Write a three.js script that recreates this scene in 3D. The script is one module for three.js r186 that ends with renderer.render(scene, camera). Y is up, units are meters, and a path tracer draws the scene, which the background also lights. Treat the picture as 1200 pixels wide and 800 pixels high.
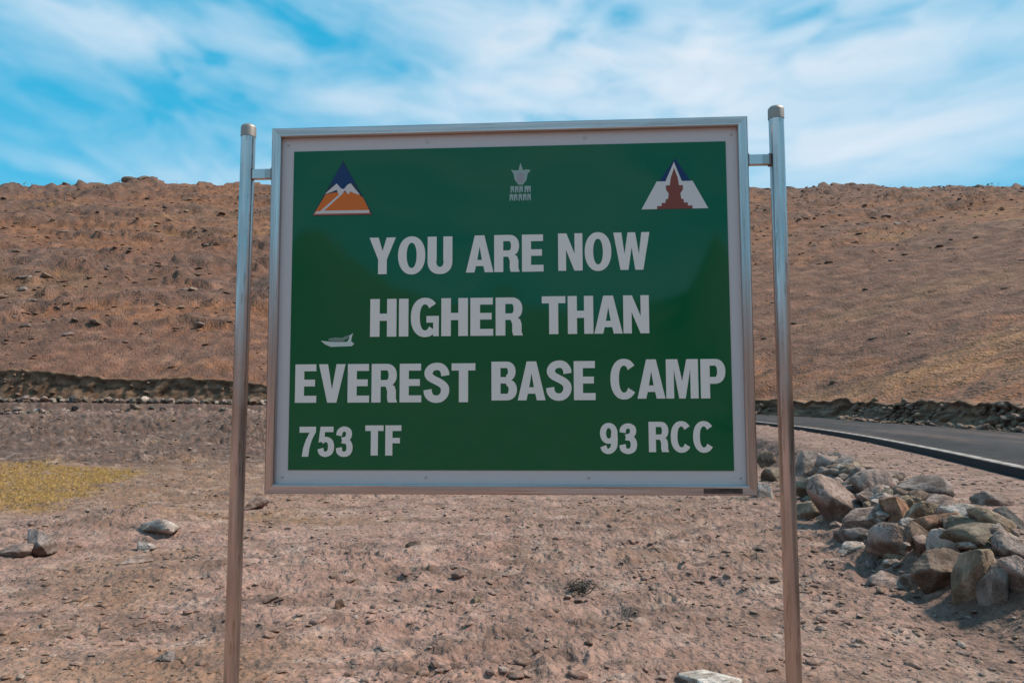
import * as THREE from 'three';
import { mergeGeometries, mergeVertices } from 'three/addons/utils/BufferGeometryUtils.js';

// ------------------------------------------------------------------ camera, sky, sun, exposure
const scene = new THREE.Scene();
const EYE = 1.6, FPX = 900, PITCH = Math.atan(81 / 900);
const camera = new THREE.PerspectiveCamera(2 * Math.atan(400 / FPX) * 180 / Math.PI, 1.5, 0.05, 3000);
camera.position.set(0, EYE, 0);
camera.lookAt(0, EYE + Math.tan(PITCH), -1);

const renderer = new THREE.WebGLRenderer({ antialias: true });
renderer.setSize(1024, 682);
renderer.toneMapping = THREE.LinearToneMapping;
renderer.toneMappingExposure = 1.95;
renderer.shadowMap.enabled = true;
renderer.shadowMap.type = THREE.PCFSoftShadowMap;

// noise ------------------------------------------------------------
function rng(seed) { let s = seed >>> 0; return () => { s = (s + 0x6D2B79F5) | 0; let t = Math.imul(s ^ (s >>> 15), 1 | s); t = (t + Math.imul(t ^ (t >>> 7), 61 | t)) ^ t; return ((t ^ (t >>> 14)) >>> 0) / 4294967296; }; }
function h2(x, y, s) { let h = Math.imul(x, 374761393) + Math.imul(y, 668265263) + Math.imul(s, 1274126177) | 0; h = Math.imul(h ^ (h >>> 13), 1274126177); return ((h ^ (h >>> 16)) >>> 0) / 4294967296; }
function vn(x, y, s = 0, per = 0, perY = per) {
  let xi = Math.floor(x), yi = Math.floor(y); const fx = x - xi, fy = y - yi;
  const u = fx * fx * fx * (fx * (fx * 6 - 15) + 10), v = fy * fy * fy * (fy * (fy * 6 - 15) + 10);
  let x1 = xi + 1, y1 = yi + 1;
  if (per) { xi = ((xi % per) + per) % per; x1 = ((x1 % per) + per) % per; yi = ((yi % perY) + perY) % perY; y1 = ((y1 % perY) + perY) % perY; }
  const a = h2(xi, yi, s), b = h2(x1, yi, s), c = h2(xi, y1, s), d = h2(x1, y1, s);
  return (a + (b - a) * u + (c - a) * v + (a - b - c + d) * u * v) * 2 - 1;
}
function fbm(x, y, o, s = 0, per = 0, perY = per) { let a = 0, w = 0.5, f = 1; for (let i = 0; i < o; i++) { a += w * vn(x * f, y * f, s + i * 17, per * f, perY * f); f *= 2; w *= 0.5; } return a; }
function ridged(x, y, o, s = 0) { let a = 0, w = 0.5, f = 1; for (let i = 0; i < o; i++) { a += w * (1 - Math.abs(vn(x * f, y * f, s + i * 31)) * 2); f *= 2.07; w *= 0.5; } return a; }
const clamp = (x, a = 0, b = 1) => Math.min(b, Math.max(a, x));
const sst = (a, b, x) => { const t = clamp((x - a) / (b - a)); return t * t * (3 - 2 * t); };
const lerp = (a, b, t) => a + (b - a) * t;
const mix3 = (a, b, t) => [lerp(a[0], b[0], t), lerp(a[1], b[1], t), lerp(a[2], b[2], t)];

// sun: high, to the right and a little behind the board, veiled by thin cloud
const SUN_EL = 51 * Math.PI / 180, SUN_AZ = 85 * Math.PI / 180;
const sunDir = new THREE.Vector3(Math.sin(SUN_AZ) * Math.cos(SUN_EL), Math.sin(SUN_EL), -Math.cos(SUN_AZ) * Math.cos(SUN_EL));

// sky: air and thin high cloud, computed
(function makeSky() {
  const W = 2048, H = 1024, data = new Float32Array(W * H * 4), D2R = Math.PI / 180;
  // loose cloud sheets (azimuth, elevation, half widths, slant, amount)
  const sheets = [[-27, 24.6, 12, 1.7, -0.11, 0.48], [-12, 22.3, 8, 1.3, -0.14, 0.30], [-27, 15.2, 10, 1.4, 0.03, 0.55], [-16, 17.6, 4, 1.5, 0.15, 0.5],
    [9, 25.3, 9, 3.6, 0.06, 1.0], [1, 22.5, 9, 3.4, 0.03, 0.62], [25, 24.6, 10, 3.4, 0.04, 0.82], [27, 17.5, 11, 3.0, 0.0, 0.72], [13, 18.5, 8, 3.2, 0.0, 0.5], [-3, 28.0, 6, 2.0, -0.2, 0.35], [-20, 30.5, 9, 0.9, -0.1, 0.3],
    [-60, 30, 24, 6, 0, 0.5], [70, 28, 26, 7, 0, 0.6], [120, 35, 30, 9, 0, 0.5], [-120, 26, 32, 7, 0, 0.6], [175, 30, 40, 9, 0, 0.6], [20, 45, 40, 9, 0, 0.5], [-50, 55, 40, 9, 0, 0.4], [0, 36, 26, 3.5, 0.05, 0.5]];
  for (let j = 0; j < H; j++) {
    const el = ((j + 0.5) / H - 0.5) * 180, e = Math.max(el, 0);
    for (let i = 0; i < W; i++) {
      const lon = ((i + 0.5) / W - 0.5) * 2 * Math.PI;           // atan2(z, x)
      const dx = Math.cos(lon), dz = Math.sin(lon);
      let az = Math.atan2(dx, -dz) / D2R;
      const g = Math.pow(1 - clamp(e / 90), 5);
      let c = mix3([0.004, 0.245, 0.43], [0.005, 0.32, 0.52], clamp(g * 1.5));
      c = mix3(c, [0.34, 0.54, 0.68], Math.pow(1 - clamp(e / 60), 8) * 0.95);
      if (el > -4) {
        const x = Math.sin(az * D2R) * 7.2, z = Math.cos(az * D2R) * 7.2, se = el / 6.2;
        const wx = fbm(x * 0.9 + 3, z * 0.9 + se * 1.2, 3, 5) * 0.9, wy = fbm(x * 0.9 + 11, z * 0.9 + se * 1.3, 3, 8) * 0.45;
        const n1 = fbm(x * 0.85 + wx + z * 0.35, se * 2.1 + wy + x * 0.07 + z * 0.8, 6, 21);
        const n2 = fbm(x * 2.2 + wx * 2 + z * 1.4, se * 5.0 + wy * 2 + x * 0.5, 5, 44);
        let m = 0;
        for (const [a, b, wa, wb, sl, k] of sheets) {
          let da = az - a; if (da > 180) da -= 360; if (da < -180) da += 360;
          const de = el - b - da * sl;
          const q = (da / wa) ** 2 + (de / wb) ** 2; if (q < 9) m += k * Math.exp(-q * 0.9);
        }
        let d = m * (0.85 + 0.65 * n1 + 0.48 * n2) + 0.06 + 0.40 * n1 + 0.20 * n2 + 0.20 * (az > 0 ? sst(-6, 14, az) : sst(-34, -60, az));
        d = 1 - Math.exp(-1.2 * Math.max(d, 0.05 + 0.05 * n2));
        const thick = clamp(m * 0.7 + n1 * 0.6);
        c = mix3(c, mix3([0.38, 0.51, 0.61], [0.49, 0.54, 0.60], thick), clamp(d * 1.12));
      }
      if (el < 0) c = mix3(c, [0.30, 0.22, 0.17], clamp(-el / 4));
      const k = (j * W + i) * 4; data[k] = c[0] * 0.80; data[k + 1] = c[1] * 0.80; data[k + 2] = c[2] * 0.80; data[k + 3] = 1;
    }
  }
  const t = new THREE.DataTexture(data, W, H, THREE.RGBAFormat, THREE.FloatType);
  t.mapping = THREE.EquirectangularReflectionMapping; t.minFilter = t.magFilter = THREE.LinearFilter; t.wrapS = THREE.RepeatWrapping; t.needsUpdate = true;
  scene.background = t; scene.environment = t;
})();
const sun = new THREE.DirectionalLight(new THREE.Color().setRGB(1.0, 0.91, 0.78), 2.6);
sun.position.copy(sunDir).multiplyScalar(120).add(new THREE.Vector3(0, 0, -20));
sun.target.position.set(0, 0, -20); scene.add(sun, sun.target);
sun.castShadow = true; sun.shadow.mapSize.set(4096, 4096); sun.shadow.radius = 13; sun.shadow.bias = -0.0005;
Object.assign(sun.shadow.camera, { left: -60, right: 60, top: 60, bottom: -60, near: 1, far: 400 });

// ------------------------------------------------------------------ naming helpers
const taken = new Map();
function numbered(n) { const k = taken.get(n) || 0; taken.set(n, k + 1); return k ? n + '_' + String(k).padStart(3, '0') : n; }
function shadows(o) { o.traverse(m => { if (m.isMesh) { m.castShadow = true; m.receiveShadow = true; } }); return o; }
function put(o, name, label, category, group, kind) {
  o.name = numbered(name); if (label) o.userData.label = label; if (category) o.userData.category = category; if (group) o.userData.group = group; if (kind) o.userData.kind = kind;
  scene.add(shadows(o)); return o;
}
const structure = (o, name, label, category) => put(o, name, label, category, null, 'structure');
function part(parent, name, geo, mat, label) { const m = new THREE.Mesh(geo, mat); m.name = name; if (label) m.userData.label = label; parent.add(m); return m; }

// pixel of the photograph -> direction (X right, up, D away)
function ray(px, py) { const cx = (px - 600) / FPX, cy = (400 - py) / FPX; return [cx, cy * Math.cos(PITCH) + Math.sin(PITCH), Math.cos(PITCH) - cy * Math.sin(PITCH)]; }

// ------------------------------------------------------------------ textures
function tex(n, fn, srgb) {
  const d = new Uint8Array(n * n * 4);
  for (let j = 0; j < n; j++) for (let i = 0; i < n; i++) { const c = fn(i / n, j / n), k = (j * n + i) * 4; d[k] = clamp(c[0]) * 255; d[k + 1] = clamp(c[1]) * 255; d[k + 2] = clamp(c[2]) * 255; d[k + 3] = 255; }
  const t = new THREE.DataTexture(d, n, n, THREE.RGBAFormat); t.wrapS = t.wrapT = THREE.RepeatWrapping; t.magFilter = THREE.LinearFilter; t.minFilter = THREE.LinearMipmapLinearFilter; t.generateMipmaps = true;
  if (srgb) t.colorSpace = THREE.SRGBColorSpace; t.needsUpdate = true; return t;
}
// earth: fine grit and clods, one tile = 1.7 m
const earthH = (u, v) => 0.5 + 0.34 * fbm(u * 8, v * 8, 5, 3, 8) + 0.30 * fbm(u * 40, v * 40, 3, 60, 40);
const earthMap = tex(1024, (u, v) => {
  const a = fbm(u * 6, v * 6, 5, 90, 6), b = fbm(u * 48, v * 48, 3, 120, 48), c = vn(u * 130, v * 130, 7, 130);
  const l = 0.86 + 0.13 * a + 0.16 * b + 0.05 * c;
  const speck = c > 0.78 ? 0.72 : c < -0.84 ? 1.14 : 1;
  return [l * speck, l * speck * (0.985 + 0.03 * a), l * speck * (0.97 + 0.05 * a)];
}, true);
const earthBump = tex(1024, (u, v) => { const h = earthH(u, v); return [h, h, h]; });
const rockMap = tex(512, (u, v) => { const a = fbm(u * 5, v * 5, 5, 9, 5), b = fbm(u * 34, v * 34, 3, 19, 34); const vein = Math.abs(vn(u * 7 + a, v * 7, 71, 7)) < 0.035 ? 1.12 : 1; const l = (0.82 + 0.34 * a + 0.12 * b) * vein; return [l, l * (0.99 + 0.06 * a), l * (0.97 + 0.1 * a)]; }, true);
const rockBump = tex(512, (u, v) => { const h = 0.5 + 0.38 * fbm(u * 5, v * 5, 6, 3, 5) + 0.07 * fbm(u * 40, v * 40, 3, 33, 40); return [h, h, h]; });
const asphaltMap = tex(512, (u, v) => { const b = vn(u * 170, v * 170, 5, 170), a = fbm(u * 6, v * 6, 4, 15, 6); const l = 0.78 + 0.16 * b + 0.16 * a; return [l, l, l]; }, true);
const steelBump = tex(512, (u, v) => { const h = 0.5 + 0.28 * vn(u * 220, v * 3, 4, 220, 3) + 0.2 * vn(u * 60, v * 2, 14, 60, 2); return [h, h, h]; });
const steelRough = tex(512, (u, v) => { const a = fbm(u * 3, v * 9, 5, 41, 3, 9), s = vn(u * 90, v * 2, 8, 90, 2); const r = 0.80 + 0.30 * a + 0.12 * s; return [r, r, r]; });
const steelMap = tex(512, (u, v) => { const a = fbm(u * 14, v * 3, 5, 77, 14, 3), s = fbm(u * 30, v * 8, 4, 87, 30, 8); const spot = s > 0.44 ? 0.88 : 1; const l = (0.92 + 0.14 * a) * spot; return [l, l * (spot < 1 ? 0.97 : 1), l * (spot < 1 ? 0.95 : 1)]; }, true);

// ------------------------------------------------------------------ plan of the place (X right, D away from camera, h height)
const edgePts = [[12, -300, -2], [9, -150, 0], [6.2, -60, 0.3], [5.0, -15, 0.5], [5.2, -3, 0.58], [6.3, 5, 0.63], [8.0, 12, 0.68], [9.4, 17.2, 0.72], [11.6, 26, 0.77], [12.9, 34, 0.85], [13.6, 42, 0.95], [12.4, 52, 1.25], [6, 60.5, 1.6], [-8, 65, 2.0], [-30, 66, 2.35], [-70, 64, 2.6], [-150, 58, 3], [-320, 30, 3]];
const edgeCurve = new THREE.CatmullRomCurve3(edgePts.map(([x, d, h]) => new THREE.Vector3(x, h, d)), false, 'centripetal');
const EDGE = []; { const L = edgeCurve.getLength(), n = 900; for (let i = 0; i <= n; i++) { const p = edgeCurve.getPointAt(i / n); EDGE.push([p.x, p.z, p.y, i / n * L]); } }
const ROADW = 6.4;
const edgeX = Float64Array.from(EDGE, e => e[0]), edgeD = Float64Array.from(EDGE, e => e[1]);
let lastSeg = 0;
// signed distance to the near road edge (positive across the road), road height, length along
function roadAt(X, D) {
  let best = 1e18, bi = 0;
  for (let i = 0; i < edgeX.length; i += 6) { const a = X - edgeX[i], b = D - edgeD[i], q = a * a + b * b; if (q < best) { best = q; bi = i; } }
  const lo = Math.max(0, bi - 7), hi = Math.min(edgeX.length - 2, bi + 6); best = 1e18; let s = 0, h = 0, along = 0;
  for (let i = lo; i <= hi; i++) {
    const ax = edgeX[i], ad = edgeD[i], bx = edgeX[i + 1] - ax, bd = edgeD[i + 1] - ad, L2 = bx * bx + bd * bd;
    const tt = ((X - ax) * bx + (D - ad) * bd) / L2, t = clamp(tt), qx = X - ax - bx * t, qd = D - ad - bd * t, q = qx * qx + qd * qd;
    if (q < best) { best = q; const cr = bd * qx - bx * qd; s = Math.sqrt(q) * (cr >= 0 ? 1 : -1); h = lerp(EDGE[i][2], EDGE[i + 1][2], t); along = lerp(EDGE[i][3], EDGE[i + 1][3], t); }
  }
  return [s, h, along];
}
function edgeFrame(i) { const a = EDGE[Math.max(0, i - 1)], b = EDGE[Math.min(EDGE.length - 1, i + 1)]; let tx = b[0] - a[0], td = b[1] - a[1]; const l = Math.hypot(tx, td); tx /= l; td /= l; return [td, -tx]; } // across the road, away from the near edge
// outer line of the rubble shoulder
const rubbleC = new THREE.CatmullRomCurve3([[9, -300], [5.4, -60], [4.2, -15], [4.1, -3], [4.1, 4], [3.85, 6.3], [4.0, 8.2], [4.75, 11], [5.6, 14.2], [7.0, 19], [8.6, 27], [9.8, 36], [9.2, 45], [4, 53.5], [-8, 58.5], [-30, 59.5], [-70, 57.5], [-150, 51], [-320, 22]].map(([x, d]) => new THREE.Vector3(x, 0, d)), false, 'centripetal');
const RUB = []; { for (let i = 0; i <= 600; i++) { const p = rubbleC.getPointAt(i / 600); RUB.push([p.x, p.z]); } }
function rubbleAt(X, D) {
  let best = 1e18, bi = 0; for (let i = 0; i <= 600; i += 5) { const a = X - RUB[i][0], b = D - RUB[i][1], q = a * a + b * b; if (q < best) { best = q; bi = i; } }
  const lo = Math.max(0, bi - 6), hi = Math.min(599, bi + 5); best = 1e18; let s = 0;
  for (let i = lo; i <= hi; i++) { const ax = RUB[i][0], ad = RUB[i][1], bx = RUB[i + 1][0] - ax, bd = RUB[i + 1][1] - ad; const t = clamp(((X - ax) * bx + (D - ad) * bd) / (bx * bx + bd * bd)), qx = X - ax - bx * t, qd = D - ad - bd * t, q = qx * qx + qd * qd; if (q < best) { best = q; s = Math.sqrt(q) * (bd * qx - bx * qd >= 0 ? 1 : -1); } }
  return s;
}
const bankHeight = (X, along) => 0.86 * (1.2 + 0.40 * sst(16, 8, X) + 0.75 * sst(6, -28, X) + 0.75 * sst(-22, -45, X)) * (1 + 0.16 * vn(along * 0.12, 3.3, 6)) + 0.14 * vn(along * 0.6, 1.1, 5) + 0.10 * vn(along * 1.9, 2.1, 15);
const CREST = 205;
const crestH = X => 1.6 + CREST * 0.3005 - 0.9 * sst(-60, 120, X) + 1.0 * fbm(X * 0.045, 2.2, 4, 70) + 1.6 * Math.exp(-(((X + 99) / 5) ** 2)) + 0.9 * Math.exp(-(((X - 90) / 6) ** 2));
function baseLand(X, D) {
  const left = sst(2, -12, X);
  let h = left * 1.25 * Math.pow(clamp((D - 18) / 40), 1.3);
  h += 0.10 * fbm(X * 0.22, D * 0.22, 3, 31);

  h += 0.24 * Math.exp(-(((X + 5.3) / 1.3) ** 2 + ((D - 10.9) / 0.8) ** 2));      // low mound left of the posts
  h += 0.10 * Math.exp(-(((X + 3.0) / 1.6) ** 2 + ((D - 7.6) / 0.6) ** 2));
  return h;
}
function ring(X, D) { // the other side of the valley, seen only as a reflection in the board
  const r = Math.hypot(X, D); if (D > 30 || r < 60) return 0;
  const back = sst(0.35, -0.25, D / r), az = Math.atan2(X, -D);
  const e = 0.115 + 0.055 * fbm(az * 2.2 + 5, 0.5, 4, 12) + 0.095 * Math.exp(-(((az + 0.37) / 0.06) ** 2)) + 0.085 * Math.exp(-(((az - 0.145) / 0.03) ** 2));
  return back * (e * 420) * sst(60, 420, r) * (1 + 0.2 * fbm(X * 0.02, D * 0.02, 4, 40));
}
function rough(X, D) { // clods and cracks of the trampled ground
  const w = fbm(X * 0.9, D * 0.9, 2, 200);
  const patch = 0.55 + 0.9 * sst(-0.3, 0.4, fbm(X * 0.45 + 7, D * 0.6, 2, 210));
  return 0.85 * patch * (0.065 * fbm(X * 1.5 + w, D * 3.0, 4, 100) + 0.050 * ridged(X * 2.6 + w, D * 5.4 + w, 3, 130) + 0.034 * fbm(X * 9, D * 13, 3, 160)) ;
}
const outcrop = (X, D) => { // ledges of bedrock breaking the slope
  const rocky = 0.15 + sst(0.30, 0.75, D / CREST + 0.25 * fbm(X * 0.02, D * 0.02, 2, 377) - 0.08 * sst(-10, 30, X)) + 0.7 * sst(-8, -22, X) * sst(80, 95, D) * sst(150, 120, D);
  const n = fbm(X * 0.055 + 0.5 * fbm(X * 0.12, D * 0.12, 2, 371), D * 0.20 + 0.4 * fbm(X * 0.2, D * 0.1, 2, 372), 5, 370); return clamp(rocky) * sst(0.08, 0.22, n) * (0.6 + 0.8 * Math.abs(fbm(X * 0.22, D * 0.3, 2, 375)) * 2);
};
function land(X, D, fine = true) {
  const [s, rh, along] = roadAt(X, D);
  let zone = 0, h;
  const u = s - ROADW;
  if (u > 0.25) {
    const B = bankHeight(X, along);
    const v = Math.max(0, u - 1.5), rest = Math.max(0.01, CREST - D);
    const foot = rh - 0.12 + (B + 0.12) * sst(0.6, 1.35, u);
    let t = v / (v + rest);
    h = foot + (crestH(X) - rh - B) * t;
    if (D > CREST) h -= 0.0004 * (D - CREST) ** 2 + 0.16 * (D - CREST);
    const amp = sst(3, 26, v);
    h += amp * (1.1 * fbm(X * 0.028, D * 0.028, 3, 300) * sst(10, 60, v) * sst(CREST + 5, CREST - 40, D));
    const rocky = sst(0.36, 0.8, D / CREST) * 0.8 + 0.8 * sst(-8, -22, X) * sst(80, 95, D) * sst(150, 120, D);
    h += amp * (0.18 + 0.55 * rocky) * (1.0 * ridged(X * 0.08 + 0.8 * fbm(X * 0.05, D * 0.05, 2, 333), D * 0.17, 5, 320) - 0.2) + sst(1.2, 3, u) * 0.30 * fbm(X * 0.45, D * 0.5, 4, 350);
    if (v > 6) h += 0.85 * outcrop(X, D) * sst(6, 14, v);
    zone = u < 1.5 ? 2 : 1;
  } else if (s > -0.02) { h = rh - 0.30; zone = 0; }
  else {
    const c = rubbleAt(X, D), b = baseLand(X, D);
    const sh = rh - 0.11 - 0.05 * sst(0, -2.5, s) - 0.04;
    const wob = 0.25 * fbm(X * 1.1, D * 1.1, 2, 51);
    if (fine) h = 0; const k = sst(-0.55, 0.45, c + wob), slope = sst(4, -10, X) * sst(22, 28, D) * (1 - k);
    h = lerp(b, Math.max(sh, b), k);
    if (fine) h += rough(X, D) * lerp(1, 0.4, k) * sst(0, -0.35, s) * lerp(1, 4.0, sst(16, 40, D)) + slope * (0.45 * ridged(X * 0.10 + 0.05 * D, D * 0.17, 4, 180) + 0.22 * fbm(X * 0.9, D * 0.8, 3, 190));
  }
  return [h + ring(X, D), zone, s, u];
}
function groundHit(px, py, far = 260) {
  const d = ray(px, py); let k = 2.5, prev = 2.5;
  for (; k < far; k *= 1.006) { const X = d[0] * k, D = d[2] * k, y = EYE + d[1] * k; if (y < land(X, D, false)[0]) break; prev = k; }
  let a = prev, b = k; for (let i = 0; i < 14; i++) { const m = (a + b) / 2; if (EYE + d[1] * m < land(d[0] * m, d[2] * m, false)[0]) b = m; else a = m; }
  return { X: d[0] * b, D: d[2] * b, y: EYE + d[1] * b, k: b };
}

// soil colours ------------------------------------------------------
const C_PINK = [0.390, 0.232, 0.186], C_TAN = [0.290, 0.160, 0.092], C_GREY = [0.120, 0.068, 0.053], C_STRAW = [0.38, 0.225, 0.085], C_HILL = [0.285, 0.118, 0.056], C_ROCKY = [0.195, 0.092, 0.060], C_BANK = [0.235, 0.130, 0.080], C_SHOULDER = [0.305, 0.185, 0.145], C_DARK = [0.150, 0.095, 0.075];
const grassMask = (X, D) => sst(-0.40, 0.35, fbm(X * 0.6, D * 0.6, 4, 500) + 1.2 * sst(-6.6, -9.0, X + 0.30 * (D - 14)) * sst(11.2, 13.2, D) * sst(23.5, 20, D) - 0.75);
// stretches of broken stony soil between the dry turf, with ragged edges
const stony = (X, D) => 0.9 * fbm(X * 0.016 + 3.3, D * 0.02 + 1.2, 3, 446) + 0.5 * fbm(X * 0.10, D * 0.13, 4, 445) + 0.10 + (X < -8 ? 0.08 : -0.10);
function soil(X, D, zone, s, u) {
  const n1 = fbm(X * 0.5, D * 0.8, 4, 400), n2 = fbm(X * 2.6, D * 4.4, 4, 420), n3 = fbm(X * 0.03, D * 0.035, 4, 440);
  let c;
  if (zone >= 1 && D > -5) {
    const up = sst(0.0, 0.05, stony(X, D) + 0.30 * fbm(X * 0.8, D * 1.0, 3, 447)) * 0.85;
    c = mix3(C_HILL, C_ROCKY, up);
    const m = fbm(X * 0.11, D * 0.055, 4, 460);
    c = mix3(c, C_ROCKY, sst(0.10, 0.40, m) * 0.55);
    c = mix3(c, [0.34, 0.190, 0.080], sst(0.22, 0.42, fbm(X * 0.03 + 9, D * 0.08, 4, 470)) * 0.4 * (1 - 0.5 * up));
    c = mix3(c, [0.160, 0.090, 0.068], clamp(outcrop(X, D)) * 0.7);
    c = mix3(c, [0.31, 0.155, 0.098], sst(0.12, 0.38, fbm(X * 0.5, D * 1.1, 4, 485)) * 0.45);
    const k = 1 + 0.55 * fbm(X * 0.7, D * 0.9, 4, 480); c = c.map(q => q * k);
  } else {
    c = mix3(C_PINK, C_TAN, sst(0.0, 0.5, n1) * 0.65);
    const left = sst(1, -8, X);
    c = mix3(c, C_TAN, left * sst(11, 14, D + 2 * n1) * 0.8);
    c = mix3(c, C_GREY, left * sst(21.5, 25, D + 5 * n1) * 0.9);
    c = mix3(c, C_PINK, left * sst(46, 56, D + 4 * n2) * 0.4 );
    c = mix3(c, C_STRAW, grassMask(X, D) * 0.85);
    if (s > -8 && X > 0) c = mix3(c, C_SHOULDER, 0.5);
    c = mix3(c, [0.215, 0.130, 0.100], sst(0.05, 0.30, fbm(X * 0.8 + 4, D * 6.5, 4, 435)) * 0.7);
    c = mix3(c, C_GREY, 0.55 * sst(-0.9, -0.3, rubbleAt(X, D)) * sst(1.3, 0.4, rubbleAt(X, D)));
    c = mix3(c, C_DARK, sst(0.22, 0.5, n2) * 0.55 + 0.25 * sst(0.3, 0.6, -n1));
    c = mix3(c, [0.46, 0.315, 0.255], sst(0.2, 0.5, fbm(X * 3.1 + 3, D * 5, 4, 430)) * 0.6);
  }
  return c;
}

// ------------------------------------------------------------------ ground and hills: one sheet, split by what it is
const matGround = new THREE.MeshStandardMaterial({ vertexColors: true, map: earthMap, bumpMap: earthBump, bumpScale: 0.06, roughness: 0.96 });
const matHill = new THREE.MeshStandardMaterial({ vertexColors: true, map: earthMap, bumpMap: earthBump, bumpScale: 0.30, roughness: 0.97 });
(function terrain() {
  const az = [], D2R = Math.PI / 180;
  for (let i = 0; i <= 860; i++) az.push(lerp(-46, 46, i / 860));
  for (let i = 1; i < 130; i++) az.push(46 + 268 * i / 130);
  const NA = az.length, NR = 760, rs = [];
  for (let j = 0; j < NR; j++) { const t = j / (NR - 1); rs.push(t < 0.05 ? lerp(0.25, 2.6, t / 0.05) : t < 0.93 ? 2.6 * Math.pow(215 / 2.6, (t - 0.05) / 0.88) : 215 * Math.pow(900 / 215, (t - 0.93) / 0.07)); }
  const P = new Float32Array(NA * NR * 3), Cc = new Float32Array(NA * NR * 3), U = new Float32Array(NA * NR * 2), Z = new Uint8Array(NA * NR);
  for (let a = 0; a < NA; a++) {
    const sx = Math.sin(az[a] * D2R), cx = Math.cos(az[a] * D2R);
    for (let j = 0; j < NR; j++) {
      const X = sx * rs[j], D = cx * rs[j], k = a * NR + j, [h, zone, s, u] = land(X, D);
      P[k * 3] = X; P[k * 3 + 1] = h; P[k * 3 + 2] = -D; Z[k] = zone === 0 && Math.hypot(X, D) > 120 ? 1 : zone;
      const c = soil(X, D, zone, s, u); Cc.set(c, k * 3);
      const sc = zone ? 6.1 : 1.7; U[k * 2] = X / sc; U[k * 2 + 1] = D / sc;
    }
  }
  const idx = []; for (let a = 0; a < NA; a++) { const b = (a + 1) % NA; for (let j = 0; j < NR - 1; j++) { const p = a * NR + j, q = b * NR + j; idx.push(p, q, p + 1, q, q + 1, p + 1); } }
  const full = new THREE.BufferGeometry(); full.setAttribute('position', new THREE.BufferAttribute(P, 3)); full.setIndex(idx); full.computeVertexNormals();
  const N = full.attributes.normal.array;
  function sub(test) {
    const map = new Int32Array(NA * NR).fill(-1), p = [], n = [], c = [], uv = [], ix = [];
    for (let t = 0; t < idx.length; t += 3) {
      if (!test(idx[t], idx[t + 1], idx[t + 2])) continue;
      for (let q = 0; q < 3; q++) { const i = idx[t + q]; if (map[i] < 0) { map[i] = p.length / 3; p.push(P[i * 3], P[i * 3 + 1], P[i * 3 + 2]); n.push(N[i * 3], N[i * 3 + 1], N[i * 3 + 2]); c.push(Cc[i * 3], Cc[i * 3 + 1], Cc[i * 3 + 2]); uv.push(U[i * 2], U[i * 2 + 1]); } ix.push(map[i]); }
    }
    const g = new THREE.BufferGeometry(); g.setAttribute('position', new THREE.Float32BufferAttribute(p, 3)); g.setAttribute('normal', new THREE.Float32BufferAttribute(n, 3)); g.setAttribute('color', new THREE.Float32BufferAttribute(c, 3)); g.setAttribute('uv', new THREE.Float32BufferAttribute(uv, 2)); g.setIndex(ix); return g;
  }
  structure(new THREE.Mesh(sub((a, b, c) => !(Z[a] && Z[b] && Z[c])), matGround), 'ground', 'pinkish brown stony ground around the sign', 'ground');
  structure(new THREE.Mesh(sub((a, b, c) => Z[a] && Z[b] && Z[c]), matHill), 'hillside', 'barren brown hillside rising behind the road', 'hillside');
})();

// strip along the road between two indices; rows = [offset across, height above road] or function
function strip(i0, i1, step, rows, uvs = 1) {
  const p = [], uv = [], ix = []; let n = 0;
  for (let i = i0; i <= i1; i += step) {
    const e = EDGE[i], [nx, nd] = edgeFrame(i); const r = typeof rows === 'function' ? rows(e, i) : rows;
    let acc = 0, pr = null;
    for (const [o, dh] of r) { const X = e[0] + nx * o, D = e[1] + nd * o, y = e[2] + dh; if (pr) acc += Math.hypot(o - pr[0], dh - pr[1]); pr = [o, dh]; p.push(X, y, -D); uv.push(e[3] / uvs, acc / uvs); }
    n++;
  }
  const m = p.length / 3 / n;
  for (let a = 0; a < n - 1; a++) for (let b = 0; b < m - 1; b++) { const k = a * m + b; ix.push(k, k + m, k + 1, k + m, k + m + 1, k + 1); }
  const g = new THREE.BufferGeometry(); g.setAttribute('position', new THREE.Float32BufferAttribute(p, 3)); g.setAttribute('uv', new THREE.Float32BufferAttribute(uv, 2)); g.setIndex(ix); g.computeVertexNormals(); return g;
}
const seg = EDGE.map((e, i) => [e, i]).filter(([e]) => Math.abs(e[0]) < 110 && e[1] > -40).map(q => q[1]), I0 = seg[0], I1 = seg[seg.length - 1];
const matAsphalt = new THREE.MeshPhysicalMaterial({ specularIntensity: 0.35, vertexColors: true, color: new THREE.Color().setRGB(0.075, 0.067, 0.068), map: asphaltMap, bumpMap: asphaltMap, bumpScale: 0.006, roughness: 0.85 });
const matEdge = new THREE.MeshStandardMaterial({ color: new THREE.Color().setRGB(0.022, 0.023, 0.028), map: asphaltMap, bumpMap: rockBump, bumpScale: 0.01, roughness: 0.9 });
const matLine = new THREE.MeshStandardMaterial({ color: new THREE.Color().setRGB(0.46, 0.40, 0.37), map: rockMap, roughness: 0.8 });
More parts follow.
